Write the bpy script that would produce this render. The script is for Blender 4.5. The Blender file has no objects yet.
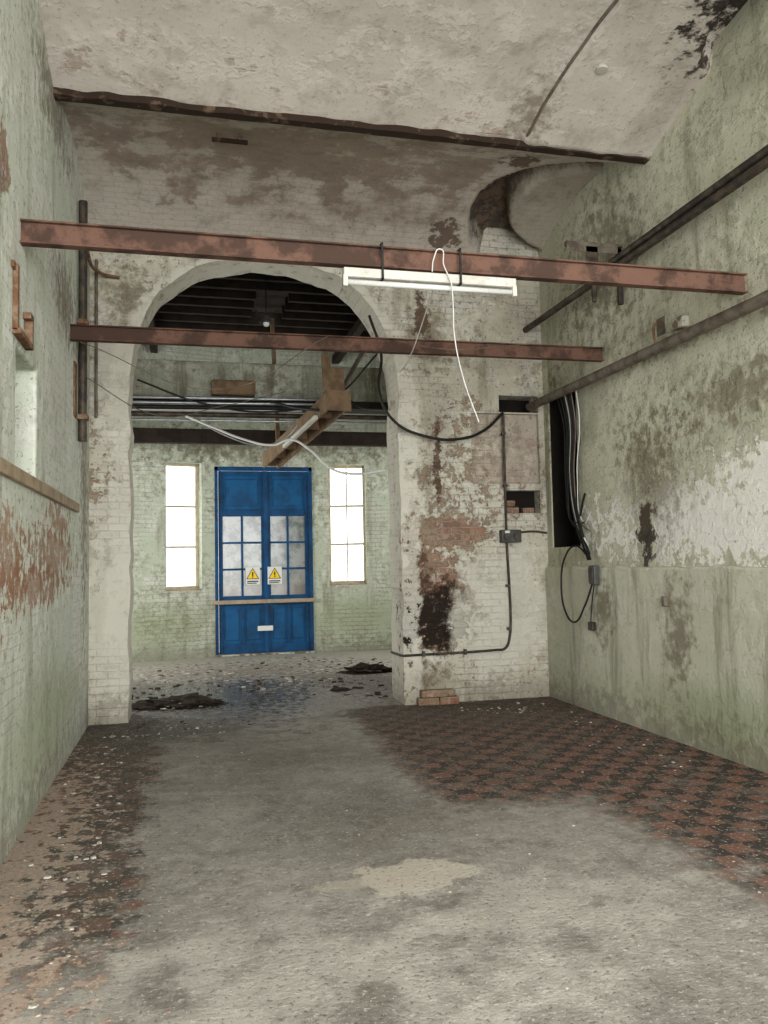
import bpy, bmesh, random
from math import *
from mathutils import Vector, Matrix, noise as mn
random.seed(4)
S=bpy.context.scene
S.view_settings.view_transform='Standard'
try: S.view_settings.look='Medium High Contrast'
except Exception: pass
S.view_settings.exposure=-0.08
COL=S.collection

# ---------------- room dimensions (metres) ----------------
XL,XR,YB=-0.99,4.20,8.95      # left wall, right wall, arch wall
YB2=9.50                      # rear face of arch wall
GZ=5.33                       # girder level

# ---------------- node helper ----------------
class G:
    def __init__(s,name):
        s.m=bpy.data.materials.new(name); s.m.use_nodes=True
        s.nt=s.m.node_tree; s.b=s.nt.nodes['Principled BSDF']
        s.geo=s.nt.nodes.new('ShaderNodeNewGeometry'); s.P=s.geo.outputs['Position']
        sx=s.nt.nodes.new('ShaderNodeSeparateXYZ'); s.nt.links.new(s.P,sx.inputs[0])
        s.x,s.y,s.z=sx.outputs
    def put(s,sock,v):
        if isinstance(v,bpy.types.NodeSocket): s.nt.links.new(v,sock)
        elif isinstance(v,(tuple,list)) and len(v)==3 and sock.type=='RGBA': sock.default_value=(*v,1)
        else: sock.default_value=v
    def math(s,op,a,b=0.0):
        n=s.nt.nodes.new('ShaderNodeMath'); n.operation=op
        s.put(n.inputs[0],a); s.put(n.inputs[1],b); return n.outputs[0]
    def add(s,a,b): return s.math('ADD',a,b)
    def mul(s,a,b): return s.math('MULTIPLY',a,b)
    def mx(s,a,b): return s.math('MAXIMUM',a,b)
    def mix(s,f,a,b,blend='MIX'):
        n=s.nt.nodes.new('ShaderNodeMix'); n.data_type='RGBA'; n.blend_type=blend
        s.put(n.inputs[0],f); s.put(n.inputs[6],a); s.put(n.inputs[7],b); return n.outputs[2]
    def noise(s,scale,det=4,rough=.6,vec=None):
        n=s.nt.nodes.new('ShaderNodeTexNoise'); s.put(n.inputs['Vector'],vec or s.P)
        n.inputs['Scale'].default_value=scale; n.inputs['Detail'].default_value=det
        n.inputs['Roughness'].default_value=rough
        return n.outputs[0]
    def vmul(s,v,k):
        n=s.nt.nodes.new('ShaderNodeVectorMath'); n.operation='MULTIPLY'; s.put(n.inputs[0],v); n.inputs[1].default_value=k; return n.outputs[0]
    def vadd(s,v,k):
        n=s.nt.nodes.new('ShaderNodeVectorMath'); n.operation='ADD'; s.put(n.inputs[0],v); s.put(n.inputs[1],k); return n.outputs[0]
    def ramp(s,v,lo,hi):
        n=s.nt.nodes.new('ShaderNodeMapRange'); n.interpolation_type='SMOOTHSTEP'
        s.put(n.inputs[0],v); n.inputs[1].default_value=lo; n.inputs[2].default_value=hi; return n.outputs[0]
    def comb(s,x,y,z=0.0):
        n=s.nt.nodes.new('ShaderNodeCombineXYZ'); s.put(n.inputs[0],x); s.put(n.inputs[1],y); s.put(n.inputs[2],z); return n.outputs[0]
    def dist(s,c,r):
        d=s.vadd(s.P,tuple(-q for q in c)); d=s.vmul(d,tuple(1/q for q in r))
        n=s.nt.nodes.new('ShaderNodeVectorMath'); n.operation='LENGTH'; s.put(n.inputs[0],d); return n.outputs['Value']
    def patch(s,c,r,ns,k=.9,soft=.12):
        """irregular blob around world point c with radii r"""
        v=s.add(s.math('SUBTRACT',1.0,s.dist(c,r)),s.mul(s.math('SUBTRACT',ns,.5),k*2.6))
        return s.ramp(v,0,soft)
    def bump(s,h,st=.4,dist=.02):
        n=s.nt.nodes.new('ShaderNodeBump'); n.inputs['Strength'].default_value=st; n.inputs['Distance'].default_value=dist
        s.put(n.inputs['Height'],h); s.nt.links.new(n.outputs[0],s.b.inputs['Normal'])
    def done(s,col,rough=.85,metal=0.0,spec=.3):
        s.put(s.b.inputs['Base Color'],col); s.put(s.b.inputs['Roughness'],rough)
        s.b.inputs['Metallic'].default_value=metal; s.b.inputs['Specular IOR Level'].default_value=spec
        return s.m

def wall_mat(name,axis,A,B,Cc,dirt=.6,bv=.5,expo=(.62,.66),expo_amt=1.,patches=(),grime_ao=1.,fleck=.5,brickcol=(.32,.14,.09),under=(.27,.235,.17),ring=False,chip=(.545,.565),fmask=(.46,.58),bst=.6,vault=False):
    g=G(name)
    n1=g.noise(.8,4,.62); n2=g.noise(3.2,6,.68); n3=g.noise(26,3,.7); n4=g.noise(9,5,.7)
    st=g.noise(1.5,5,.66,vec=g.vmul(g.P,(2.6,2.6,.32)))
    nm=g.noise(1.25,3,.6,vec=g.vadd(g.P,(7.3,3.1,5.7)))
    fm=g.add(.12,g.mul(g.ramp(nm,*fmask),.88))          # where the flaking happens
    col=g.mix(g.ramp(n1,.40,.60),A,B)
    col=g.mix(g.mul(g.ramp(n2,.51,.57),.7),col,Cc)
    u={'x':g.x,'y':g.y}.get(axis,g.x); v=g.z if axis in 'xy' else g.y
    wob=g.mul(g.math('SUBTRACT',n2,.5),.05)
    br=g.nt.nodes.new('ShaderNodeTexBrick'); g.put(br.inputs['Vector'],g.comb(g.add(u,wob),g.add(v,wob)))
    br.inputs['Scale'].default_value=1; br.inputs['Brick Width'].default_value=.23; br.inputs['Row Height'].default_value=.077
    br.inputs['Mortar Size'].default_value=.007; br.inputs['Mortar Smooth'].default_value=.6
    bc=tuple(brickcol)
    br.inputs['Color1'].default_value=(*bc,1); br.inputs['Color2'].default_value=(bc[0]*.5,bc[1]*.55,bc[2]*.65,1); br.inputs['Mortar'].default_value=(.36,.31,.25,1)
    mort=br.outputs['Fac']
    bmask=g.mul(g.ramp(n1,.44,.56),bv)
    if vault: bmask=g.mul(g.ramp(g.y,6.5,6.6),.55)
    col=g.mix(g.mul(g.mul(mort,bmask),.38),col,(.25,.22,.16))
    em=g.mul(g.ramp(g.add(g.mul(n2,.7),g.mul(n1,.3)),*expo),expo_amt)
    for k,c,r in patches:
        if k=='brick': em=g.mx(em,g.patch(c,r,n4,1.))
        if k=='bricky': em=g.mx(em,g.mul(g.patch(c,r,n2,1.5,.2),g.ramp(n4,.52,.56)))
        if k=='pinky': em=g.mx(em,g.mul(g.patch(c,r,n2,2.2,.5),.62))
    col=g.mix(g.mul(em,.9),col,g.mix(g.ramp(n4,.42,.62),br.outputs['Color'],(.34,.27,.2)))
    ff=g.mul(fm,fleck)
    col=g.mix(g.mul(g.ramp(n4,*chip),ff),col,under)
    col=g.mix(g.mul(g.ramp(n4,.455,.435),g.mul(ff,.7)),col,tuple(min(.78,q*1.3) for q in Cc))
    col=g.mix(g.mul(g.ramp(n3,.60,.64),fleck),col,(.12,.10,.07))
    col=g.mix(g.mul(g.ramp(st,.51,.68),dirt),col,(.15,.13,.085))
    col=g.mix(g.mul(g.ramp(n1,.55,.70),dirt*.5),col,(.20,.17,.12))
    for k,c,r in patches:
        if k=='dark': col=g.mix(g.mul(g.patch(c,r,n4,1.2,.4),.94),col,(.03,.023,.019))
        if k=='brown': col=g.mix(g.mul(g.patch(c,r,n4,1.4,.35),.8),col,(.11,.065,.045))
        if k=='stain': col=g.mix(g.mul(g.patch(c,r,n4,1.2,.9),.62),col,(.14,.11,.07))
        if k=='soft': col=g.mix(g.mul(g.patch(c,r,n2,1.0,1.1),.42),col,(.19,.15,.115))
        if k=='white': col=g.mix(g.mul(g.patch(c,r,n4,2.1,.06),.95),col,(.80,.79,.75))
        if k=='rust': col=g.mix(g.mul(g.patch(c,r,n4,2.6,.25),.65),col,(.34,.18,.11))
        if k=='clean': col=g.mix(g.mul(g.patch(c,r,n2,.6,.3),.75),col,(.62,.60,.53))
        if k=='green': col=g.mix(g.mul(g.patch(c,r,n2,.5,.8),.5),col,(.30,.34,.20))
    if ring:
        dx=g.math('SUBTRACT',g.x,.90); dz=g.mx(g.math('SUBTRACT',g.z,3.5),0.0)
        d=g.math('SQRT',g.add(g.mul(dx,dx),g.mul(dz,dz)))
        rg=g.mul(g.ramp(g.add(d,g.mul(g.math('SUBTRACT',n2,.5),.35)),1.72,1.66),g.ramp(n4,.62,.57))
        rg=g.mul(rg,g.ramp(g.x,2.9,2.7))
        col=g.mix(g.mul(rg,.75),col,(.66,.64,.57))
    if vault:  # brick band inside the side-vault opening, darkened to paint in recess shade
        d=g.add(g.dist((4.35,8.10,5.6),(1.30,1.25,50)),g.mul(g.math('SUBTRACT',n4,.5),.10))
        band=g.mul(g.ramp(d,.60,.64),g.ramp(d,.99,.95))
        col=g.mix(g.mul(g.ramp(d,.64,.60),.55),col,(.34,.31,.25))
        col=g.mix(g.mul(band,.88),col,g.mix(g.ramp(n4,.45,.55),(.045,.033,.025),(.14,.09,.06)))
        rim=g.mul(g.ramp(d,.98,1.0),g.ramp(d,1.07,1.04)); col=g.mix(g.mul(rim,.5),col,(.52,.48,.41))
    if grime_ao:  # wall-base dirt with occlusion shade mixed into the colour
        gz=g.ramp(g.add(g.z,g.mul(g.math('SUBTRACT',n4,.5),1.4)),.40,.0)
        col=g.mix(g.mul(gz,.5*grime_ao),col,(.14,.12,.085))
    h=g.add(g.mul(g.mul(n4,.9),fm),g.mul(n3,.3)); h=g.add(h,g.mul(g.mul(mort,g.mx(bmask,em)),-.6)); h=g.add(h,g.mul(em,-.6)); h=g.add(h,g.mul(g.ramp(n2,.51,.57),.3)); h=g.add(h,g.mul(g.mul(g.ramp(n4,*chip),fm),-.4))
    g.bump(h,bst,.03)
    return g.done(col,.9,0,.2)

def simple(name,c,c2=None,rough=.6,metal=0.,sc=8,amt=.6,bump=.15,lohi=(.4,.65)):
    g=G(name); n=g.noise(sc,5,.65); n3=g.noise(sc*6,3,.7)
    col=g.mix(g.mul(g.ramp(n,*lohi),amt),c,c2 or tuple(q*.5 for q in c))
    col=g.mix(g.mul(g.ramp(n3,.55,.7),.3),col,tuple(q*.4 for q in c))
    if bump: g.bump(g.add(n,g.mul(n3,.4)),bump,.01)
    return g.done(col,rough,metal)

# ---------------- mesh helpers ----------------
def mkobj(name,bm,mat=None,parent=None,smooth=False):
    me=bpy.data.meshes.new(name); bmesh.ops.recalc_face_normals(bm,faces=bm.faces[:]); bm.to_mesh(me); bm.free()
    if smooth:
        for p in me.polygons: p.use_smooth=True
    o=bpy.data.objects.new(name,me); COL.objects.link(o)
    if mat:
        for m in (mat if isinstance(mat,(list,tuple)) else [mat]): me.materials.append(m)
    if parent: o.parent=parent
    return o
def addbox(bm,a,b,mi=0,M=None,jit=0):
    vs=[]
    for z in (a[2],b[2]):
        for x,y in ((a[0],a[1]),(b[0],a[1]),(b[0],b[1]),(a[0],b[1])):
            v=Vector((x,y,z))+Vector((random.uniform(-jit,jit) for _ in range(3)))
            vs.append(bm.verts.new(M@v if M else v))
    for f in ((0,1,2,3),(4,5,6,7),(0,1,5,4),(1,2,6,5),(2,3,7,6),(3,0,4,7)):
        bm.faces.new([vs[i] for i in f]).material_index=mi
def bev(o,w,seg=2):
    m=o.modifiers.new('bevel','BEVEL'); m.width=w; m.segments=seg; m.limit_method='ANGLE'; m.angle_limit=radians(40); return o
def boxes(name,L,mat,parent=None,bevel=0,M=None,jit=0):
    bm=bmesh.new()
    for t in L: addbox(bm,t[0],t[1],t[2] if len(t)>2 else 0,M,jit)
    o=mkobj(name,bm,mat,parent)
    if bevel: bev(o,bevel)
    return o
def empty(name,loc=(0,0,0)):
    e=bpy.data.objects.new(name,None); e.location=loc; e.empty_display_size=.1; COL.objects.link(e); return e
def adopt(e,*os):
    bpy.context.view_layer.update()
    for o in os: o.parent=e; o.matrix_parent_inverse=e.matrix_world.inverted()
def tube(name,pts,r,mat,parent=None,smooth=True,res=3):
    cu=bpy.data.curves.new(name,'CURVE'); cu.dimensions='3D'; cu.bevel_depth=r; cu.bevel_resolution=res; cu.use_fill_caps=True
    if smooth:
        sp=cu.splines.new('BEZIER'); sp.bezier_points.add(len(pts)-1)
        for q,p in zip(sp.bezier_points,pts): q.co=p; q.handle_left_type=q.handle_right_type='AUTO'
        cu.resolution_u=8
    else:
        sp=cu.splines.new('POLY'); sp.points.add(len(pts)-1)
        for q,p in zip(sp.points,pts): q.co=(*p,1)
    t=bpy.data.objects.new(name+'_c',cu); COL.objects.link(t)
    me=bpy.data.meshes.new_from_object(t.evaluated_get(bpy.context.evaluated_depsgraph_get()))
    bpy.data.objects.remove(t); me.name=name
    me.materials.clear(); me.materials.append(mat)
    for p in me.polygons: p.use_smooth=True
    o=bpy.data.objects.new(name,me); COL.objects.link(o)
    if parent: o.parent=parent
    return o
def cyl(bm,c,r,h,axis='z',seg=24,r2=None,mi=0):
    M=Matrix.Translation(c)
    if axis=='y': M=M@Matrix.Rotation(pi/2,4,'X')
    if axis=='x': M=M@Matrix.Rotation(pi/2,4,'Y')
    bmesh.ops.create_cone(bm,cap_ends=True,segments=seg,radius1=r,radius2=r2 if r2 is not None else r,depth=h,matrix=M)
def cut(o,cutters):
    for c in cutters:
        m=o.modifiers.new('cut','BOOLEAN'); m.operation='DIFFERENCE'; m.solver='EXACT'; m.object=c
    dg=bpy.context.evaluated_depsgraph_get(); me=bpy.data.meshes.new_from_object(o.evaluated_get(dg))
    o.modifiers.clear(); o.data=me
    for c in cutters: bpy.data.objects.remove(c)

# ---------------- materials ----------------
M_left=wall_mat('plaster_left','y',(.59,.63,.55),(.64,.66,.595),(.71,.725,.675),dirt=.28,bv=.3,expo=(.70,.73),fleck=.5,under=(.44,.42,.33),chip=(.57,.585),fmask=(.48,.56),
  patches=[('rust',(XL,5.0,1.66),(.3,.5,.26)),('rust',(XL,6.6,1.72),(.3,1.1,.2)),('rust',(XL,5.8,1.5),(.3,1.4,.13)),('rust',(XL,6.9,2.0),(.3,.5,.15)),('brick',(XL,4.7,3.9),(.2,.25,.2)),('stain',(XL,8.5,2.5),(.3,.4,2.2)),('green',(XL,6.5,.5),(.4,2.6,.6)),('stain',(XL,6.5,5.2),(.3,1.4,.4)),('stain',(XL,7.2,3.9),(.3,.9,.5)),('soft',(XL-.2,5.6,2.6),(.19,.6,.6))])  # soft patch inside the niche puts shade into its colour
M_right=wall_mat('plaster_right','y',(.52,.52,.41),(.56,.555,.46),(.48,.49,.39),dirt=.42,bv=.10,expo=(.68,.72),fleck=.45,under=(.33,.30,.22),fmask=(.50,.58),
  patches=[('white',(XR,5.9,1.92),(.3,1.8,.34)),('white',(XR,5.4,1.75),(.3,1.9,.18)),('white',(XR,5.0,2.2),(.3,.7,.25)),('dark',(XR,6.80,1.88),(.3,.17,.36)),('stain',(XR,6.7,2.35),(.3,.7,.9)),('stain',(XR,5.4,2.9),(.3,1.,.35)),('stain',(XR,7.4,4.7),(.3,1.1,.9)),('stain',(XR,8.6,3.),(.3,.3,1.4)),('stain',(XR,6.0,3.5),(.3,1.6,.12)),('soft',(XR,5.,5.3),(.3,1.4,.35))])
M_rlow=wall_mat('plaster_right_lower','y',(.55,.55,.455),(.51,.525,.43),(.60,.595,.515),dirt=.5,bv=.0,expo=(.72,.76),fleck=.22,chip=(.58,.6),bst=.4,
  patches=[('green',(XR,5.8,.3),(.4,2.4,.4)),('stain',(XR,6.3,.9),(.4,.3,.7)),('stain',(XR,7.6,1.1),(.4,.3,.5))])
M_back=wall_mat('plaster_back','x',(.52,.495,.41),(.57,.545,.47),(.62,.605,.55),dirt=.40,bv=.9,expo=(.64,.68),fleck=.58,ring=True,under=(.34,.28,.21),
  patches=[('brick',(2.72,YB,1.22),(.52,.3,.66)),('brick',(2.95,YB,1.95),(.60,.3,.20)),('brown',(2.74,YB,1.08),(.48,.3,.42)),('dark',(2.78,YB,.98),(.50,.3,.38)),('brown',(2.56,YB,1.60),(.12,.3,.3)),('stain',(2.75,YB,4.30),(.34,.4,.6)),('brown',(2.7,YB,4.45),(.10,.4,.30)),('soft',(2.75,YB,3.1),(.45,.4,1.3)),('brown',(2.84,YB,2.80),(.055,.3,.42)),('brick',(3.85,YB,2.95),(.25,.3,.18)),
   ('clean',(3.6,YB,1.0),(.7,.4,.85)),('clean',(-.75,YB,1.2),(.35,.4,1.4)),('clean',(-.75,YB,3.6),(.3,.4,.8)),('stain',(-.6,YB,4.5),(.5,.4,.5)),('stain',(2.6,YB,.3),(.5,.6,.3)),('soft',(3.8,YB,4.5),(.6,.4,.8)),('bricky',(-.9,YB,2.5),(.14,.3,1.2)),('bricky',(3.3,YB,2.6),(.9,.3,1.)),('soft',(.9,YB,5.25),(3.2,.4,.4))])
M_ceil=wall_mat('plaster_ceiling','c',(.51,.47,.42),(.565,.525,.475),(.60,.565,.52),dirt=.26,bv=.08,expo=(.66,.72),expo_amt=.35,grime_ao=0,fleck=.26,brickcol=(.42,.26,.20),under=(.38,.32,.26),bst=.4,vault=True,fmask=(.54,.64),chip=(.56,.59),
  patches=[('pinky',(1.2,7.4,5.4),(3.0,.9,.8)),('dark',(4.12,4.75,5.7),(.50,.85,.6)),('soft',(1.2,7.7,5.4),(4.2,1.3,.8)),('soft',(2.0,8.3,5.4),(2.8,.8,.8)),('soft',(4.0,6.0,5.5),(.35,.8,.5)),('stain',(2.9,6.2,5.4),(.25,.5,.5)),('stain',(1.5,6.62,5.4),(3.6,.14,.3)),('brown',(2.9,8.6,5.3),(.2,.25,.3)),('brown',(3.2,7.1,5.4),(.2,.2,.3))])  # dark patch paints shade into the ceiling hole by the right wall
M_brickpaint=wall_mat('limewashed_brick','x',(.49,.53,.425),(.53,.56,.465),(.61,.63,.55),dirt=.45,bv=1.,expo=(.66,.70),fleck=.45,patches=[('green',(3,14.8,.6),(1.5,1,.6)),('green',(-.5,14.6,.6),(1.5,1,.6)),('stain',(.9,14.9,3.8),(4,1,.4))])
M_header=wall_mat('header_limewash','x',(.34,.355,.29),(.40,.41,.34),(.48,.48,.42),dirt=.75,bv=.8,expo=(.60,.64),fleck=.6,grime_ao=0)
M_recess=wall_mat('recess_brick','x',(.44,.39,.33),(.48,.42,.35),(.52,.47,.41),dirt=.5,bv=1.,expo=(.50,.58),expo_amt=.6,fleck=.6,grime_ao=0,brickcol=(.30,.19,.14))
M_rust=simple('rusted_primer_steel',(.18,.105,.080),(.07,.045,.036),.85,0,3.5,.85,.4,(.44,.58))
M_girder=simple('rusted_girder',(.045,.03,.022),(.17,.12,.085),.9,0,7,.7,.6,(.54,.62))
M_rust2=simple('rust_bracket',(.17,.09,.055),(.35,.28,.2),.9,0,14,.6,.4)
M_pipe=simple('painted_black_pipe',(.055,.048,.042),(.15,.12,.09),.5,.2,9,.7,.15)
M_pipe2=simple('grey_brown_pipe',(.20,.175,.145),(.09,.065,.05),.6,.1,7,.8,.2)
M_black=simple('black_cable',(.02,.02,.02),(.05,.05,.045),.5,0,20,.3,0)
M_white=simple('white_cable',(.66,.66,.64),(.5,.5,.47),.5,0,8,.4,0)
M_galv=simple('galvanised_conduit',(.42,.44,.46),(.25,.26,.27),.35,.6,10,.6,.05)
M_enamel=simple('white_enamel',(.60,.59,.55),(.42,.38,.32),.4,0,5,.5,.02)
M_tube=simple('tube_glass',(.68,.68,.66),(.6,.6,.58),.25,0,5,.2,0)
M_blue=simple('blue_door_paint',(.006,.080,.20),(.006,.035,.085),.55,0,3,.75,.06)
M_blue2=simple('blue_door_panel',(.008,.105,.25),(.006,.050,.12),.55,0,3,.75,.06)
M_wood=simple('weathered_timber',(.24,.17,.11),(.12,.08,.05),.8,0,6,.7,.3)
M_batten=simple('pale_batten',(.42,.34,.25),(.25,.19,.13),.8,0,6,.6,.2)
M_dwood=simple('dark_roof_timber',(.04,.030,.023),(.018,.013,.010),.9,0,5,.7,.3)
M_void=simple('recess_shade',(.022,.018,.015),(.012,.01,.009),.95,0,5,.5,.2)  # near-black colour standing in for the shade inside recesses
M_grey=simple('grey_switchgear',(.10,.10,.10),(.05,.05,.05),.5,0,8,.6,.05)
M_debris=simple('plaster_debris',(.50,.48,.42),(.16,.12,.08),.95,0,9,.9,.2,(.45,.55))
M_rag=simple('dark_rag',(.06,.045,.036),(.02,.015,.012),.95,0,12,.7,.5)
M_rbrick=wall_mat('plinth_brick','x',(.3,.24,.18),(.33,.22,.15),(.4,.34,.27),dirt=.4,bv=1.,expo=(.40,.5),fleck=.5,grime_ao=0)
M_winf=simple('window_frame_paint',(.62,.56,.42),(.4,.3,.18),.7,0,7,.6,.1)
M_yel=simple('sign_yellow',(.85,.60,.02),(.8,.55,.02),.5,0,5,.2,0)
M_paper=simple('sign_white',(.70,.70,.67),(.6,.6,.56),.6,0,5,.2,0)
g=G('dusty_pane'); n=g.noise(2.6,5,.62); col=g.mix(g.ramp(n,.42,.60),(.34,.36,.34),(.15,.17,.165)); col=g.mix(g.mul(g.ramp(g.z,1.8,1.0),.5),col,(.33,.28,.24)); g.done(col,.18,0,.6)
tr=g.nt.nodes.new('ShaderNodeBsdfTranslucent'); g.put(tr.inputs[0],col); ms=g.nt.nodes.new('ShaderNodeMixShader'); ms.inputs[0].default_value=.12
g.nt.links.new(g.b.outputs[0],ms.inputs[1]); g.nt.links.new(tr.outputs[0],ms.inputs[2]); g.nt.links.new(ms.outputs[0],g.nt.nodes['Material Output'].inputs[0]); M_pane=g.m

# floor
g=G('worn_floor')
n1=g.noise(.7,5,.62); n2=g.noise(2.6,6,.68); n3=g.noise(40,3,.72); n4=g.noise(10,5,.7)
conc=g.mix(g.ramp(n1,.40,.60),(.25,.235,.215),(.33,.312,.288))
conc=g.mix(g.mul(g.ramp(n2,.52,.62),.45),conc,(.41,.392,.36))
conc=g.mix(g.mul(g.ramp(n2,.46,.36),.5),conc,(.15,.135,.12))
conc=g.mix(g.mul(g.ramp(n4,.54,.60),.35),conc,(.17,.153,.137))
conc=g.mix(g.mul(g.ramp(n4,.45,.41),.3),conc,(.45,.43,.40))
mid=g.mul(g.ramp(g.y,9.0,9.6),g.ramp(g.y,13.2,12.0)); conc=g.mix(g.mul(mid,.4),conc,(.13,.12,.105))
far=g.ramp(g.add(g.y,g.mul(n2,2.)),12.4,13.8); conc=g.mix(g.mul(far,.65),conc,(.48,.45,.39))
w=g.math('SUBTRACT',n2,.5); w4=g.math('SUBTRACT',n4,.5)
xw=g.add(g.add(g.x,g.mul(w,.7)),g.mul(w4,.6)); yw=g.add(g.add(g.y,g.mul(w,1.0)),g.mul(w4,.8))
inroom=g.ramp(yw,9.05,8.95)
right=g.mx(g.mul(g.ramp(xw,1.52,1.82),g.ramp(yw,4.9,5.35)),g.mul(g.ramp(xw,2.45,2.80),g.ramp(yw,2.0,2.05)))
left=g.mul(g.ramp(xw,-.20,-.40),g.ramp(yw,3.30,3.65))
tile=g.mul(g.mx(right,left),inroom)
ch=g.nt.nodes.new('ShaderNodeTexChecker'); ch.inputs['Scale'].default_value=1/.152
tv=g.vadd(g.vmul(g.P,(1,1,0)),(.03,.05,.05)); g.put(ch.inputs['Vector'],tv)
ch.inputs[1].default_value=(.21,.115,.09,1); ch.inputs[2].default_value=(.058,.05,.046,1)
jt=g.nt.nodes.new('ShaderNodeTexBrick'); jt.offset=0; g.put(jt.inputs['Vector'],tv); jt.inputs['Scale'].default_value=1
jt.inputs['Brick Width'].default_value=.152; jt.inputs['Row Height'].default_value=.152; jt.inputs['Mortar Size'].default_value=.005
tc=g.mix(g.mul(g.ramp(n4,.52,.60),.5),ch.outputs[0],(.23,.19,.165))
tc=g.mix(g.mul(jt.outputs['Fac'],.7),tc,(.07,.06,.052))
tc=g.mix(g.mul(g.ramp(n2,.53,.61),.55),tc,(.23,.195,.17))
tc=g.mix(g.mul(g.ramp(n1,.52,.64),.45),tc,(.12,.10,.085))
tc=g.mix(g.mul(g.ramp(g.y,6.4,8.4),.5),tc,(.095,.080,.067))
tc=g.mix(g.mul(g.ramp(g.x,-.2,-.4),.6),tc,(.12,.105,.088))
col=g.mix(tile,conc,tc)
col=g.mix(g.mul(g.patch((-.95,3.4,0),(.50,.8,1),n4,2.1,.3),.65),col,(.42,.25,.18))
col=g.mix(g.mul(g.patch((-.95,5.6,0),(.36,1.9,1),n4,2.3,.3),.6),col,(.36,.22,.16))
col=g.mix(g.mul(g.patch((-.95,4.6,0),(.40,2.4,1),n4,2.3,.3),.5),col,(.50,.45,.39))
col=g.mix(g.mul(g.patch((1.12,4.12,0),(.30,.22,1),n2,.8,.14),.7),col,(.58,.53,.46))
col=g.mix(g.mul(g.patch((.8,4.1,0),(.30,.08,1),n2,.7,.3),.5),col,(.48,.44,.38))
col=g.mix(g.mul(g.patch((.4,3.2,0),(1.8,.9,1),n2,1.6,1.),.5),col,(.50,.48,.44))
col=g.mix(g.mul(g.patch((1.6,3.6,0),(.9,.5,1),n2,1.8,.6),.4),col,(.50,.48,.44))
col=g.mix(g.mul(g.patch((.68,3.05,0),(.12,.10,1),n4,.5,.4),.55),col,(.12,.11,.09))
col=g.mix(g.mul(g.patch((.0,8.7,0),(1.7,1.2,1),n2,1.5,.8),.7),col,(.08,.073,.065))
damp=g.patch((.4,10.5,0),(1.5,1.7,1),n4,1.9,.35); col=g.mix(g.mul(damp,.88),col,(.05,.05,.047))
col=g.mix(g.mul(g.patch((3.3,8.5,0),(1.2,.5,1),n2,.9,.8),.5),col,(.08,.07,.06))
col=g.mix(g.mul(g.patch((2.4,10.9,0),(1.2,1.7,1),n4,2.4,.5),.75),col,(.10,.082,.066))
col=g.mix(g.mul(g.patch((1.,12.8,0),(2.2,1.2,1),n4,3.,.5),.65),col,(.15,.125,.10))
for q in ((1.2,5.0),(2.2,6.5),(.6,6.9)): col=g.mix(g.mul(g.patch((q[0],q[1],0),(.8,.6,1),n2,1.8,.9),.4),col,(.14,.12,.10))
col=g.mix(g.mul(g.ramp(n3,.585,.64),.65),col,(.56,.54,.49))
col=g.mix(g.mul(g.ramp(n3,.42,.36),.6),col,(.07,.06,.05))
h=g.add(g.mul(n4,.6),g.mul(n3,.5)); h=g.add(h,g.mul(tile,-.3)); h=g.add(h,g.mul(g.mul(jt.outputs['Fac'],tile),-.4)); g.bump(h,.6,.018)
rg=g.math('SUBTRACT',.70,g.mul(damp,.6)); rg=g.add(rg,g.mul(g.ramp(n2,.4,.6),.12))
M_floor=g.done(col,rg,0,.4)

# ---------------- room shell ----------------
boxes('floor',[((-3.4,-3.2,-.2),(5.8,15.6,0))],M_floor)
wl=boxes('wall_left',[((XL-.4,-3.2,-.1),(XL,YB+.1,6.3))],M_left)
nc=boxes('c',[((XL-.22,5.18,2.24),(XL+.2,5.86,2.96))],M_left)
cut(wl,[nc]); bev(wl,.02)
wr=boxes('wall_right',[((XR,-3.2,-.1),(XR+.4,YB+.1,6.6))],M_right)
rc=boxes('c',[((XR-.2,8.12,1.75),(XR+.3,8.82,3.5))],M_right)
cut(wr,[rc])
boxes('wall_right_recess_shade',[((XR+.26,8.1,1.7),(XR+.31,8.85,3.55)),((XR+.02,8.80,1.75),(XR+.3,8.825,3.5)),((XR+.0,8.12,3.48),(XR+.3,8.82,3.505))],M_void)  # dark sheets added so the recess looks shaded
bm=bmesh.new(); prev=None
for i in range(121):
    y=-3.2+i*(YB+3.25)/120; zt=1.52+.025*mn.noise(Vector((y*2,0,0)))+.02*mn.noise(Vector((y*9,3,0))); xo=XR-.045
    r=[bm.verts.new(p) for p in ((xo,y,-.05),(xo,y,zt-.02),(xo+.012,y,zt),(XR+.05,y,zt+.015),(XR+.05,y,-.05))]
    if prev:
        for k in range(5): bm.faces.new((prev[k],r[k],r[(k+1)%5],prev[(k+1)%5]))
    prev=r
mkobj('wall_right_lower_render',bm,M_rlow)
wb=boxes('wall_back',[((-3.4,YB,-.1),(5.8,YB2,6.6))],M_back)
def archpath(cx,hw,zs,rise,n=48,jn=28,ex=2.35,amp=.03):
    P=[]
    for i in range(jn): P.append((cx-hw,-.3+(zs+.3)*i/jn))
    for i in range(n+1):
        t=pi-pi*i/n; c,s=cos(t),sin(t)
        P.append((cx+hw*copysign(abs(c)**(2/ex),c),zs+rise*abs(s)**(2/ex)))
    for i in range(jn): P.append((cx+hw,zs-(zs+.3)*(i+1)/jn))
    out=[]
    for x,z in P:
        k=amp*(mn.noise(Vector((x*3,z*3,1)))+.6*mn.noise(Vector((x*9,z*9,4)))); d=Vector((x-cx,z-zs if z>zs else 0)); d.normalize() if d.length else None
        out.append((x+d.x*k,z+d.y*k))
    return out
bm=bmesh.new(); P=archpath(.90,1.485,3.5,1.56)
f=[bm.verts.new((x,YB-.3,z)) for x,z in P]; b=[bm.verts.new((x,YB2+.3,z)) for x,z in P]
bm.faces.new(f); bm.faces.new(b[::-1])
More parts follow.
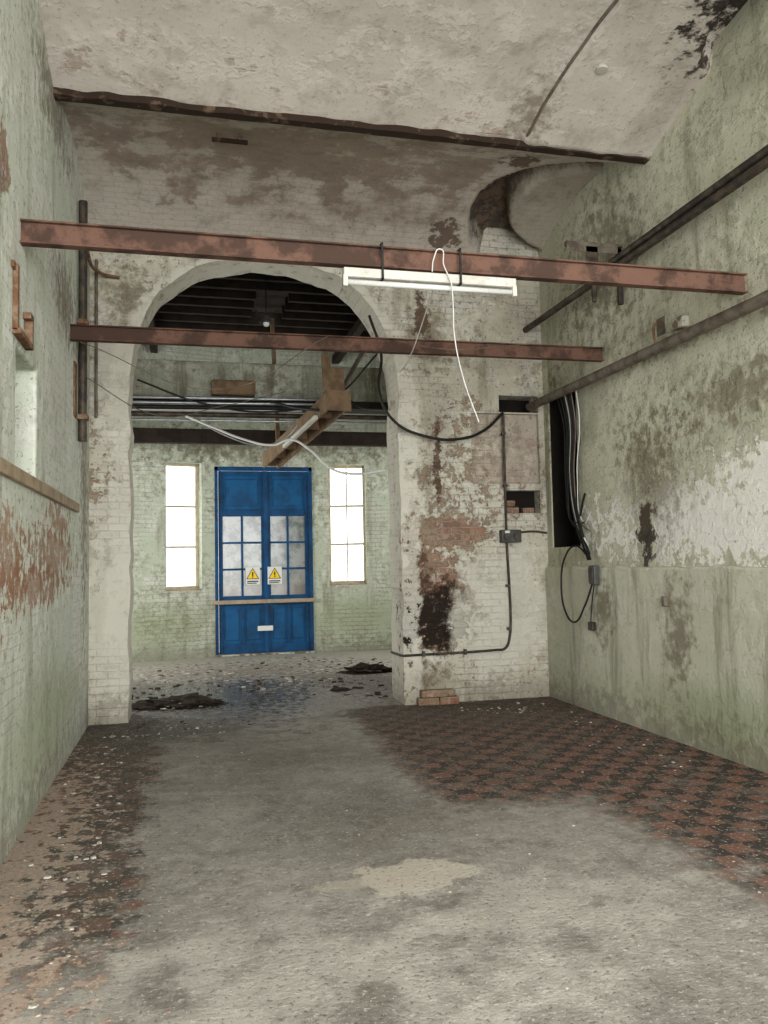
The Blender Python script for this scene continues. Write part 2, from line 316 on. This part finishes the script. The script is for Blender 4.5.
for i in range(len(P)): j=(i+1)%len(P); bm.faces.new((f[i],b[i],b[j],f[j]))
ca=mkobj('c',bm)
c1=boxes('c',[((3.27,YB-.2,2.52),(4.13,YB+.09,3.36))],M_back)
c2=boxes('c',[((3.63,YB-.2,3.38),(4.13,YB+.3,3.58))],M_back)
c3=boxes('c',[((3.68,YB-.2,2.17),(4.12,YB+.2,2.44))],M_back)
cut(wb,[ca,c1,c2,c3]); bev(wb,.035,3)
boxes('wall_back_recess_infill',[((3.27,YB+.06,2.5),(4.13,YB+.1,3.37))],M_recess)
boxes('wall_back_recess_shade',[((3.63,YB+.25,3.36),(4.13,YB+.32,3.6)),((3.68,YB+.16,2.15),(4.12,YB+.22,2.46))],M_void)  # dark backing sheets added to paint the openings as shade
boxes('wall_back_slot_block',[((3.70,YB+.08,2.17),(3.88,YB+.16,2.25)),((3.72,YB+.09,2.255),(3.84,YB+.16,2.33)),((3.93,YB+.08,2.17),(4.08,YB+.16,2.24))],M_rbrick,bevel=.012)
boxes('wall_far_room_left',[((-3.4,YB2,-.1),(-3.1,15.6,6.6))],M_brickpaint)
boxes('wall_far_room_right',[((5.5,YB2,-.1),(5.8,15.6,6.6))],M_brickpaint)
DX0,DX1,DZ,DY=.50,2.28,3.43,14.95
boxes('wall_far',[((DX0-.02,DY,DZ),(DX1+.02,DY+.4,6.6))],M_brickpaint)
def bay(name,o,d,s0,s1,z0,z1,L):
    d=Vector((d[0],d[1],0)).normalized(); nrm=Vector((-d.y,d.x,0))
    if nrm.y<0: nrm=-nrm
    M=Matrix(((d.x,nrm.x,0,o[0]),(d.y,nrm.y,0,o[1]),(0,0,1,0),(0,0,0,1)))
    T=.42
    boxes(name,[((-.02,0,-.1),(s0,T,6.6)),((s1,0,-.1),(L,T,6.6)),((s0,0,-.1),(s1,T,z0)),((s0,0,z1),(s1,T,6.6))],M_brickpaint,M=M)
    return M,s0,s1,z0,z1
bl=bay('wall_far_bay_left',(.48,14.94),(-1.31,-.39),.22,.86,1.20,3.48,4.6)
br_=bay('wall_far_bay_right',(2.30,14.97),(1.25,-.18),.29,.99,1.22,3.48,4.6)
for i,(M,s0,s1,z0,z1) in enumerate((bl,br_)):
    e=empty('window_%d'%(i+1),M@Vector(((s0+s1)/2,.3,z0)))
    y0,y1=.20,.26; fr=.045; L=[((s0,y0,z0),(s0+fr,y1,z1)),((s1-fr,y0,z0),(s1,y1,z1)),((s0,y0,z1-fr),(s1,y1,z1)),((s0,y0,z0),(s1,y1,z0+fr+.03))]
    a=boxes('frame',L,M_winf,M=M)
    H=z1-z0; m=(s0+s1)/2
    bars=[((s0,y0+.005,z0+H*k-.018),(s1,y1-.005,z0+H*k+.018)) for k in (.34,.66)]
    if i: bars.append(((m-.012,y0+.01,z0),(m+.012,y1-.01,z1)))
    b=boxes('glazing_bars',bars,M_winf,M=M)
    c=boxes('sill',[((s0-.0,.02,z0-.02),(s1+.0,.2,z0+.02))],M_batten,M=M)
    adopt(e,a,b,c)

# ---------------- door ----------------
e=empty('door_1',((DX0+DX1)/2,DY,0)); P=[]
yf=DY+.03
P.append(boxes('frame',[((DX0,yf-.04,0),(DX0+.06,yf+.10,DZ)),((DX1-.06,yf-.04,0),(DX1,yf+.10,DZ)),((DX0,yf-.04,DZ-.07),(DX1,yf+.10,DZ))],M_blue,bevel=.006))
mid=1.42
for k,(a,b) in enumerate(((DX0+.065,mid-.01),(mid+.01,DX1-.065))):
    st=.075; z=[.03,.95,1.06,2.52,2.62,DZ-.08]
    L=[((a,yf,z[0]),(a+st,yf+.05,z[5])),((b-st,yf,z[0]),(b,yf+.05,z[5]))]
    for q0,q1 in ((.03,.2),(.90,1.07),(2.52,2.64),(DZ-.16,DZ-.08)): L.append(((a+st,yf,q0),(b-st,yf+.05,q1)))
    m=(a+b)/2
    L.append(((m-.03,yf,.2),(m+.03,yf+.05,.90)))
    P.append(boxes('leaf_%d_frame'%(k+1),L,M_blue,bevel=.006))
    P.append(boxes('leaf_%d_panels'%(k+1),[((a+st,yf+.025,.2),(b-st,yf+.04,.9)),((a+st,yf+.025,2.64),(b-st,yf+.04,DZ-.16))],M_blue2))
    P.append(boxes('leaf_%d_panel_fields'%(k+1),[((c0,yf+.01,.27),(c1,yf+.03,.83)) for c0,c1 in ((a+st+.04,m-.07),(m+.07,b-st-.04))]+[((a+st+.06,yf+.01,2.71),(b-st-.06,yf+.03,DZ-.23))],M_blue2,bevel=.008))
    H=(2.52-1.07)/3
    P.append(boxes('leaf_%d_glazing_bars'%(k+1),[((m-.02,yf+.005,1.07),(m+.02,yf+.045,2.52))]+[((a+st,yf+.007,1.07+H*j-.018),(b-st,yf+.043,1.07+H*j+.018)) for j in (1,2)],M_blue))
    P.append(boxes('leaf_%d_glass'%(k+1),[((a+st,yf+.02,1.07),(b-st,yf+.028,2.52))],M_pane))
P.append(boxes('meeting_bead',[((mid-.045,yf-.03,.03),(mid+.035,yf+.01,DZ-.08))],M_blue,bevel=.008))
P.append(boxes('security_batten',[((DX0-.04,yf-.09,.93),(DX1+.04,yf-.045,1.0))],M_batten,bevel=.005))
P.append(boxes('step',[((DX0,yf-.12,0),(DX1,yf+.1,.03))],M_debris,bevel=.01))
adopt(e,*P)
for x,z in ((1.17,1.44),(1.57,1.44)):
    s=empty('warning_sign',(x,yf-.04,z))
    p1=boxes('plate',[((x-.13,yf-.036,z-.17),(x+.13,yf-.03,z+.15))],M_paper)
    bm=bmesh.new()
    def tri(bm,r,y,cz,mi):
        v=[bm.verts.new((x+r*cos(t),y,cz+r*sin(t))) for t in (pi/2,pi/2+2*pi/3,pi/2+4*pi/3)]; bm.faces.new(v).material_index=mi
    tri(bm,.135,yf-.0375,z+.0,0); tri(bm,.112,yf-.039,z+.0,1)
    p2=mkobj('triangle',bm,[M_black,M_yel])
    p3=boxes('exclamation_and_text',[((x-.012,yf-.042,z-.01),(x+.012,yf-.039,z+.06)),((x-.012,yf-.042,z-.04),(x+.012,yf-.039,z-.02)),((x-.1,yf-.0385,z-.12),(x+.1,yf-.0365,z-.10)),((x-.1,yf-.0385,z-.15),(x+.07,yf-.0365,z-.135))],M_black)
    adopt(s,p1,p2,p3)
boxes('notice_strip',[((1.25,yf-.036,.43),(1.53,yf-.03,.52))],M_paper)

# ---------------- ceiling (jack arches) ----------------
gy=[-3.13,.09,3.31,6.53]
def ss(v): v=min(1,max(0,v)); return v*v*(3-2*v)
def cz(x,y):
    if y>=6.53:
        u=(y-6.53)/(YB-6.53); z=GZ+(5.2-GZ)*u+.27*max(0,1-(2*u-1)**2)
    else:
        u=((y-gy[0])/3.22)%1; z=GZ+.33*max(0,1-(2*u-1)**2)
    nz=mn.noise(Vector((x*1.7,y*1.7,0)))
    d=sqrt(((x-4.35)/1.30)**2+((y-8.10)/1.25)**2)+.03*nz
    z+=.42*ss((1.0-d)/.06); z-=.33*ss((.66-d)/.06)
    n6=mn.noise(Vector((x*5,y*5,2)))
    d=sqrt(((x-4.3)/.50)**2+((y-4.7)/.9)**2)+.22*n6
    z+=.22*ss((1-d)/.12)
    if y<6.5:
        xs=2.95+.06*(6.5-y)**1.3+.03*nz; z-=.035*min(1,max(0,(x-xs)/.03))
    return z+.018*nz+.006*n6
bm=bmesh.new(); nx,ny=150,300; x0,x1,y0,y1=XL-.1,XR+.1,-3.13,YB+.05
V=[[bm.verts.new((x0+(x1-x0)*i/nx,y0+(y1-y0)*j/ny,cz(x0+(x1-x0)*i/nx,y0+(y1-y0)*j/ny))) for i in range(nx+1)] for j in range(ny+1)]
for j in range(ny):
    for i in range(nx): bm.faces.new((V[j][i],V[j][i+1],V[j+1][i+1],V[j+1][i]))
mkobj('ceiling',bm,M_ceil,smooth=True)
def ragged(name,y,z,w,h,mat,amp):
    bm=bmesh.new(); prev=None
    for i in range(161):
        x=XL-.05+(XR-XL+.1)*i/160; k=amp*mn.noise(Vector((x*6,y,0))); k2=amp*mn.noise(Vector((x*6,y+9,5)))
        r=[bm.verts.new(p) for p in ((x,y-w/2-k,z-h+k2*.3),(x,y+w/2+k2,z-h+k2*.3),(x,y+w/2+k2,z+.06),(x,y-w/2-k,z+.06))]
        if prev:
            for q in range(4): bm.faces.new((prev[q],r[q],r[(q+1)%4],prev[(q+1)%4]))
        else: bm.faces.new(r)
        prev=r
    bm.faces.new(prev[::-1]); return mkobj(name,bm,mat)
for y in (6.53,3.31,.09): ragged('ceiling_girder',y,GZ-.0,.09,.035,M_girder,.018)
pts=[]
for i in range(26):
    y=6.5-i*.13; xs=2.955+.06*(6.5-y)**1.3+.03*mn.noise(Vector((3*1.7,y*1.7,0))); pts.append((xs,y,cz(xs+.03,y)+.02))
tube('ceiling_crack_edge',pts,.014,M_pipe2,res=1)

# far room roof
jl=[]
for k in range(12):
    y=9.75+k*.42
    if k in (5,6,7): jl+= [((-3.2,y,5.55),(1.02,y+.08,5.76)),((1.5,y,5.55),(5.6,y+.08,5.76))]
    else: jl.append(((-3.2,y,5.55),(5.6,y+.08,5.76)))
boxes('ceiling_far_room',[((-3.4,YB2-.1,5.75),(5.8,12.95,5.85)),((-3.4,13.1,5.75),(5.8,15.6,5.85)),((-3.4,12.95,5.75),(1.12,13.1,5.85)),((1.4,12.95,5.75),(5.8,13.1,5.85))],M_dwood)
boxes('far_roof_joists',jl+[((x,9.5,5.40),(x+.12,15,5.55)) for x in (-.6,2.7)],M_dwood)  # roof joists and the two timbers under them
boxes('beam_header',[((-3.2,11.5,3.97),(5.6,11.85,4.50))],M_header,bevel=.02)
boxes('beam_header_lintel_steel',[((-3.2,11.42,3.86),(5.6,11.8,3.968))],M_dwood)
boxes('beam_bay',[((-3.2,13.9,3.70),(5.6,14.05,3.94))],M_dwood)
boxes('timber_corbel',[((.35,11.3,4.0),(.95,11.49,4.2))],M_wood,bevel=.02)
boxes('roof_truss',[((-.35,9.9,5.0),(-.25,10.6,5.5))],M_dwood,bevel=.01)
e=empty('ceiling_pendant_lamp',(1.08,11.0,5.0))
bm=bmesh.new(); cyl(bm,(1.08,11.0,4.99),.10,.10,'z',24,.03); sh=mkobj('shade',bm,M_grey,smooth=False)
bm=bmesh.new(); bmesh.ops.create_uvsphere(bm,u_segments=16,v_segments=10,radius=.045,matrix=Matrix.Translation((1.08,11.0,4.93))); bu=mkobj('bulb',bm,M_tube,smooth=True)
adopt(e,sh,bu,tube('flex',[(1.08,11.0,5.03),(1.08,11.0,5.76)],.008,M_black,smooth=False))

# ---------------- steel beams ----------------
def ibeam(name,y,z,h,w,t,mat,x0=XL-.02,x1=XR+.02,dz=0):
    bm=bmesh.new()
    prof=[(-w/2,-h/2),(w/2,-h/2),(w/2,-h/2+t),(t/2,-h/2+t),(t/2,h/2-t),(w/2,h/2-t),(w/2,h/2),(-w/2,h/2),(-w/2,h/2-t),(-t/2,h/2-t),(-t/2,-h/2+t),(-w/2,-h/2+t)]
    a=[bm.verts.new((x0,y+p,z+q)) for p,q in prof]; b=[bm.verts.new((x1,y+p,z+q+dz)) for p,q in prof]
    bm.faces.new(a); bm.faces.new(b[::-1])
    for i in range(12): j=(i+1)%12; bm.faces.new((a[i],b[i],b[j],a[j]))
    return bev(mkobj(name,bm,mat),.003)
ibeam('steel_beam',5.29,3.70,.15,.075,.012,M_rust)
ibeam('steel_beam.001',7.5,3.70,.14,.075,.012,M_rust,dz=.02)

# ---------------- fluorescent light ----------------
LX0,LX1,LY=1.04,2.29,5.28
e=empty('fluorescent_batten_light',((LX0+LX1)/2,LY,3.55)); P=[]
P.append(boxes('body',[((LX0,LY-.03,3.545),(LX1,LY+.03,3.61))],M_enamel,bevel=.008))
P.append(boxes('end_caps',[((LX0-.005,LY-.028,3.48),(LX0+.03,LY+.028,3.56)),((LX1-.03,LY-.028,3.48),(LX1+.005,LY+.028,3.56))],M_enamel,bevel=.006))
bm=bmesh.new(); cyl(bm,((LX0+LX1)/2,LY,3.515),.019,LX1-LX0-.05,'x'); P.append(mkobj('tube',bm,M_tube,smooth=True))
for x in (1.30,1.86): P.append(boxes('strap_%d'%(x*100),[((x,LY-.046,3.535),(x+.015,LY-.040,3.79)),((x,LY+.045,3.535),(x+.015,LY+.051,3.79)),((x,LY-.046,3.785),(x+.015,LY+.051,3.79)),((x,LY-.046,3.535),(x+.015,LY+.051,3.542))],M_black))
P.append(tube('flex',[(1.66,5.24,3.61),(1.67,5.225,3.70),(1.72,5.225,3.77),(1.74,5.225,3.66),(1.79,5.225,3.54),(1.81,5.25,3.40),(1.83,5.3,3.2),(1.91,5.36,2.9),(2.04,5.42,2.6)],.0045,M_white))
adopt(e,*P)

# ---------------- right wall pipes & brackets ----------------
tube('wall_pipe',[(4.0,-3,4.46),(4.0,6.9,4.46)],.035,M_pipe,smooth=False)
tube('wall_pipe.001',[(4.0,-3,4.355),(4.0,YB-.0,4.39)],.038,M_pipe,smooth=False)
tube('wall_pipe.002',[(4.02,-3,3.40),(4.02,YB-.0,3.45)],.05,M_pipe2,smooth=False)
e=empty('pipe_bracket',(4.0,7.05,4.6))
P=[boxes('arm',[((3.6,7.02,4.66),(XR+.0,7.08,4.70)),((3.6,7.02,4.60),(XR+.0,7.03,4.66))],M_pipe2,bevel=.003),
   boxes('plate',[((3.80,7.02,4.30),(3.93,7.035,4.66)),((3.84,6.98,4.10),(3.88,7.02,4.5))],M_pipe,bevel=.004),
   boxes('strut',[((4.14,7.02,4.1),(4.19,7.06,4.68))],M_pipe,bevel=.004)]
adopt(e,*P)
boxes('junction_box',[((XR-.07,6.0,3.58),(XR+.0,6.16,3.68))],M_debris,bevel=.01)
e=empty('hanging_hook',(XR,6.35,3.6))
adopt(e,tube('hook',[(XR+.0,6.42,3.72),(XR-.06,6.42,3.72),(XR-.08,6.42,3.62),(XR-.07,6.40,3.52)],.012,M_rust2),boxes('plate',[((XR-.01,6.36,3.62),(XR+.0,6.48,3.78))],M_pipe2))
e=empty('cable_bundle',(4.12,8.0,3.4)); P=[]
for i,(dy,r,m,zb) in enumerate(((0,.014,M_black,1.66),(.05,.008,M_white,1.75),(-.06,.012,M_black,1.6),(.09,.014,M_black,1.6),(-.1,.007,M_pipe2,1.9),(-.22,.006,M_white,2.1),(.16,.012,M_black,2.3),(.24,.009,M_black,2.0))):
    P.append(tube('cable_%d'%i,[(4.08,8.10+dy,3.48),(4.11,8.05+dy*.8,3.1),(4.12,8.12+dy*.6,2.5),(4.12,8.00+dy*.6,2.0),(4.12,7.78+dy*.3,zb)],r,m))
P.append(tube('loop',[(4.10,7.75,1.62),(4.08,8.0,1.75),(4.08,8.28,1.62),(4.07,8.36,1.35),(4.06,8.25,1.02),(4.07,8.08,.93),(4.09,7.86,1.12),(4.11,7.72,1.35)],.010,M_black))
adopt(e,*P)
e=empty('wall_socket_box',(4.12,7.70,1.44))
adopt(e,boxes('body',[((4.09,7.64,1.34),(4.155,7.76,1.54))],M_grey,bevel=.012),boxes('lid',[((4.078,7.655,1.36),(4.09,7.745,1.52))],M_pipe,bevel=.006))
e=empty('hanging_plug',(4.1,7.8,.93))
adopt(e,boxes('body',[((4.10,7.74,.86),(4.15,7.84,.95))],M_pipe,bevel=.01),tube('lead',[(4.12,7.70,1.34),(4.13,7.78,1.15),(4.12,7.80,.95)],.006,M_black))
boxes('wall_peg',[((4.11,6.42,1.17),(4.155,6.47,1.26))],M_pipe2,bevel=.01)

# ---------------- back wall services ----------------
e=empty('isolator_switch',(3.70,YB,1.9))
bm=bmesh.new(); cyl(bm,(3.64,YB-.10,1.89),.035,.03,'y',16); cyl(bm,(3.76,YB-.10,1.89),.035,.03,'y',16)
adopt(e,boxes('box',[((3.58,YB-.09,1.82),(3.83,YB,1.97))],M_grey,bevel=.012),mkobj('dials',bm,M_pipe),boxes('label',[((3.62,YB-.093,1.93),(3.68,YB-.088,1.96))],M_paper))
e=empty('electrical_conduit',(3.66,YB,1.5))
adopt(e,tube('run',[(3.67,YB-.025,3.34),(3.665,YB-.025,2.0),(3.66,YB-.025,.68),(3.60,YB-.025,.585),(3.50,YB-.025,.575),(2.46,YB-.025,.56),(2.36,YB-.03,.56)],.014,M_pipe),
 tube('branch',[(3.83,YB-.025,1.94),(4.02,YB-.025,1.95),(4.18,YB-.025,1.93)],.012,M_pipe),
 tube('return',[(2.355,YB+.0,.56),(2.345,YB+.4,.56)],.014,M_pipe),
 boxes('saddles',[((3.64,YB-.042,z),(3.69,YB,z+.03)) for z in (3.1,2.48,1.3,.8)]+[((x,YB-.042,.54),(x+.03,YB,.60)) for x in (2.6,3.1)],M_grey))
tube('sagging_black_cable',[(2.05,YB-.05,4.45),(2.18,YB-.06,4.0),(2.14,YB-.1,3.55),(2.30,YB-.12,3.22),(2.7,YB-.14,3.04),(3.1,YB-.12,3.03),(3.4,YB-.08,3.14),(3.66,YB-.04,3.36)],.016,M_black)
boxes('brick_plinth',[((2.52,YB-.13,0),(2.76,YB,.085)),((2.77,YB-.12,0),(3.0,YB,.085)),((2.56,YB-.10,.09),(2.95,YB,.165))],M_rbrick,bevel=.012,jit=.006)
# ---------------- left wall fittings ----------------
e=empty('rusty_wall_bracket',(XL,5.1,3.2))
adopt(e,boxes('upright',[((XL,5.06,3.02),(XL+.03,5.11,3.42)),((XL,5.0,3.38),(XL+.02,5.06,3.42))],M_rust2,bevel=.004),
 boxes('foot',[((XL,5.06,3.0),(XL+.05,5.46,3.035)),((XL+.0,5.42,3.0),(XL+.05,5.46,3.22)),((XL,5.36,3.18),(XL+.05,5.46,3.22))],M_rust2,bevel=.004))
boxes('wall_rail',[((XL,3.0,2.13),(XL+.035,7.9,2.21))],M_batten,bevel=.006)
e=empty('drain_pipe',(XL,7.95,3.9))
adopt(e,tube('pipe',[(XL+.05,7.95,2.8),(XL+.05,7.95,5.1)],.04,M_pipe,smooth=False),boxes('collars',[((XL,7.89,z),(XL+.10,8.01,z+.05)) for z in (3.0,3.9,4.8)],M_rust2,bevel=.008))
boxes('steel_plate',[((XL,8.02,3.55),(XL+.02,8.35,3.66)),((XL,7.7,3.0),(XL+.015,7.85,3.5))],M_rust2,bevel=.004)
tube('pipe_stub',[(XL+.05,8.1,4.72),(XL+.15,8.85,4.72),(XL+.3,8.92,4.72)],.018,M_rust2)
tube('pipe_stub.001',[(-.92,YB-.03,3.2),(-.92,YB-.03,4.9)],.016,M_pipe2,smooth=False)
e=empty('ceiling_hook_bar',(.38,7.25,5.5))
zc=cz(.38,7.25)
adopt(e,boxes('bar',[((.24,7.22,zc-.07),(.56,7.26,zc-.04))],M_girder,bevel=.005),boxes('lugs',[((.28,7.22,zc-.05),(.32,7.27,zc+.03)),((.47,7.22,zc-.05),(.51,7.27,zc+.03))],M_rust2))
bm=bmesh.new(); zc=cz(3.27,5.67); cyl(bm,(3.27,5.67,zc-.01),.05,.035,'z',24,.04); mkobj('ceiling_rose',bm,M_enamel)

# ---------------- far room hanging objects ----------------
A=Vector((1.84,9.8,3.66)); B=Vector((1.30,12.8,3.27)); d=(B-A); Ln=d.length; d.normalize(); s=d.cross(Vector((0,0,1))).normalized(); u=s.cross(d)
M=Matrix(((s.x,d.x,u.x,A.x),(s.y,d.y,u.y,A.y),(s.z,d.z,u.z,A.z),(0,0,0,1)))
e=empty('hanging_timber_light_frame',A)
P=[boxes('side_boards',[((-.13,0,-.13),(-.10,Ln,.10)),((.10,0,-.13),(.13,Ln,.10))],M_wood,M=M,bevel=.004),
   boxes('cross_pieces',[((-.1,k*Ln/6,-.08),(.1,k*Ln/6+.05,.08)) for k in range(7)],M_wood,M=M),
   boxes('end_board',[((-.16,-.03,-.16),(.16,0,.10))],M_wood,M=M,bevel=.004),
   boxes('hanger',[((-.14,.1,.1),(-.03,.14,.62)),((-.03,.1,-.05),(.14,.13,.45)),((-.03,2.6,.1),(.03,2.64,2.2))],M_wood,M=M),
   boxes('batten_fitting',[((-.22,.3,-.18),(-.17,1.7,-.13))],M_enamel,M=M,bevel=.006)]
adopt(e,*P)
for i,(z,r,m,xa,xb) in enumerate(((3.86,.022,M_galv,-3.1,1.9),(3.80,.03,M_black,-3.1,2.0),(3.93,.02,M_galv,-3.1,2.2),(3.70,.035,M_pipe,-3.1,5.4),(3.76,.012,M_white,-3.1,1.6),(3.62,.016,M_galv,-3.1,5.4))):
    tube('ceiling_conduit'+('' if i==0 else '.%03d'%i),[(xa,11.3,z-.03),(.2,11.3,z),(xb,11.32,z+.03)],r,m)
tube('ceiling_conduit.006',[(-3.0,10.2,4.55),(5.4,10.25,4.50)],.02,M_pipe,smooth=False)
tube('ceiling_conduit.007',[(2.2,9.6,4.35),(2.15,11.4,4.05)],.03,M_pipe,smooth=False)
tube('ceiling_conduit.008',[(1.15,11.25,3.9),(1.5,10.3,3.62),(1.9,9.9,3.52)],.018,M_black)
tube('sagging_white_cable',[(.0,11.0,3.62),(.3,10.9,3.48),(.75,10.7,3.27),(1.1,10.4,3.16),(1.30,10.2,3.2),(1.5,10.0,3.05),(1.75,9.8,2.78),(2.0,9.6,2.70),(2.35,9.45,2.73)],.016,M_white)
tube('sagging_white_cable.001',[(.1,11.0,3.6),(.5,10.9,3.36),(.95,10.7,3.2),(1.25,10.5,3.25),(1.4,10.3,3.4)],.012,M_galv)
tube('sagging_black_cable.001',[(-.6,10.6,4.0),(.2,10.6,3.72),(1.2,10.5,3.62),(1.9,10.3,3.8),(2.4,9.9,4.3)],.013,M_black)
tube('sagging_black_cable.002',[(1.9,10.2,3.9),(2.1,9.9,3.6),(2.36,9.4,3.45)],.013,M_black)
tube('fine_wire',[(-.9,7.42,3.6),(.3,7.35,3.2),(1.3,7.4,3.75)],.004,M_pipe2)
tube('fine_wire.001',[(1.9,7.42,3.5),(1.85,6.8,3.3),(1.75,5.4,3.62)],.004,M_white)
tube('fine_wire.002',[(XL+.02,8.0,3.45),(-.3,8.7,3.2),(.4,9.4,3.45),(1.2,9.9,3.75)],.005,M_pipe2)
tube('fine_wire.003',[(1.95,7.44,3.75),(2.4,7.2,3.62),(3.0,7.3,3.70),(3.4,7.44,3.78)],.004,M_pipe2)
tube('fine_wire.004',[(3.4,7.6,3.72),(3.7,8.2,3.5),(3.9,8.6,3.45)],.005,M_white)

# ---------------- debris ----------------
def chips(name,spots,mat,zbase=0):
    bm=bmesh.new()
    for (cx,cy,rx,ry,n,s0,s1,hh) in spots:
        for _ in range(n):
            a=random.uniform(0,2*pi); q=sqrt(random.random()); x=cx+rx*q*cos(a); y=cy+ry*q*sin(a)
            if y<9.6: x=max(-.93,min(4.08,x))
            s=s0+(s1-s0)*random.random()**3; k=random.randint(4,6); h=s*random.uniform(.15,.5); z=hh*(1-q)*random.random()
            rot=random.uniform(0,6.28); top=[];bot=[]
            for i in range(k):
                t=rot+2*pi*i/k; rr=s*random.uniform(.6,1)
                bot.append(bm.verts.new((x+rr*cos(t),y+rr*sin(t)*.8,z))); top.append(bm.verts.new((x+rr*.8*cos(t),y+rr*.7*sin(t),z+h*random.uniform(.6,1))))
            bm.faces.new(top); bm.faces.new(bot[::-1])
            for i in range(k): j=(i+1)%k; bm.faces.new((bot[i],bot[j],top[j],top[i]))
    return mkobj(name,bm,mat)
e=empty('scattered_rubble',(1.5,8,0))
adopt(e,chips('plaster_flakes',[(1.5,6,2.6,2.9,480,.003,.013,0),(3.7,7,.35,1.7,110,.004,.025,0),(-.65,5.3,.28,2.6,300,.003,.026,0),(1.2,3.4,2,1,260,.002,.008,0),(1,12.5,2.4,1.9,420,.006,.05,0),(3.4,8.4,.6,.3,60,.006,.03,0),(-.2,8.3,.6,.4,90,.006,.03,0)],M_debris),
 chips('dark_litter',[(.6,10.8,1.6,1.2,220,.008,.06,0),(1.5,13.0,2.0,1.2,160,.008,.06,0),(2.3,10.5,.6,1.0,80,.01,.06,0),(.1,8.6,.7,.4,60,.006,.03,0)],M_rag))
def lump(name,c,r,mat,seed=0,amp=.35):
    bm=bmesh.new(); bmesh.ops.create_icosphere(bm,subdivisions=4,radius=1)
    for v in bm.verts:
        k=1+amp*mn.noise(v.co*2.2+Vector((seed,0,0)))+amp*.6*mn.noise(v.co*6+Vector((seed,3,0)))
        v.co=Vector((c[0]+v.co.x*r[0]*k,c[1]+v.co.y*r[1]*k,max(0,v.co.z*r[2]*k+.15*r[2])))
    return mkobj(name,bm,mat,smooth=False)
e=empty('rubbish_heap',(-.1,9.95,0))
adopt(e,lump('sacking',(-.12,9.95,0),(.42,.28,.07),M_rag,1,.7),lump('sacking_fold',(.12,9.8,0),(.25,.14,.05),M_rag,5,.8),chips('fragments',[(-.1,9.9,.5,.4,90,.01,.045,.08)],M_debris))
lump('crumpled_rag',(2.62,11.9,0),(.34,.2,.09),M_rag,9,.7)
lump('crumpled_rag.001',(1.9,10.3,0),(.12,.08,.03),M_rag,13,.6)

# ---------------- light ----------------
w=bpy.data.worlds.new('overcast_sky'); S.world=w; w.use_nodes=True
w.node_tree.nodes['Background'].inputs[0].default_value=(.97,.985,1,1); w.node_tree.nodes['Background'].inputs[1].default_value=2.5
def area(name,loc,rot,sx,sy,p,c=(1,1,1)):
    l=bpy.data.lights.new(name,'AREA'); l.shape='RECTANGLE'; l.size=sx; l.size_y=sy; l.energy=p; l.color=c
    o=bpy.data.objects.new(name,l); o.location=loc; o.rotation_euler=rot; COL.objects.link(o)
area('daylight_entrance',(1.6,-2.9,2.6),(radians(90),0,0),4.8,4.4,590,(1,.995,.98))
area('far_room_fill',(-3.0,12.4,2.4),(radians(90),0,radians(-90)),3.2,2.6,160,(1,1,.98))  # unseen fill lamp added to brighten the far room, no window here
area('far_room_fill.001',(5.4,12.4,2.6),(radians(90),0,radians(90)),3.2,2.6,110,(1,1,.98))  # second added fill lamp, out of view on the right

# ---------------- camera ----------------
yaw,pit,rol=.24,.064,-.0204
F=Vector((sin(yaw)*cos(pit),cos(yaw)*cos(pit),sin(pit))); r0=Vector((cos(yaw),-sin(yaw),0)); u0=r0.cross(F)
r=r0*cos(rol)+u0*sin(rol); u=-r0*sin(rol)+u0*cos(rol)
cd=bpy.data.cameras.new('camera'); cam=bpy.data.objects.new('camera',cd); COL.objects.link(cam)
cd.sensor_fit='VERTICAL'; cd.sensor_height=36; cd.lens=809.46/1024*36; cd.clip_start=.05
cam.matrix_world=Matrix(((r.x,u.x,-F.x,0),(r.y,u.y,-F.y,0),(r.z,u.z,-F.z,1.6),(0,0,0,1)))
S.camera=cam
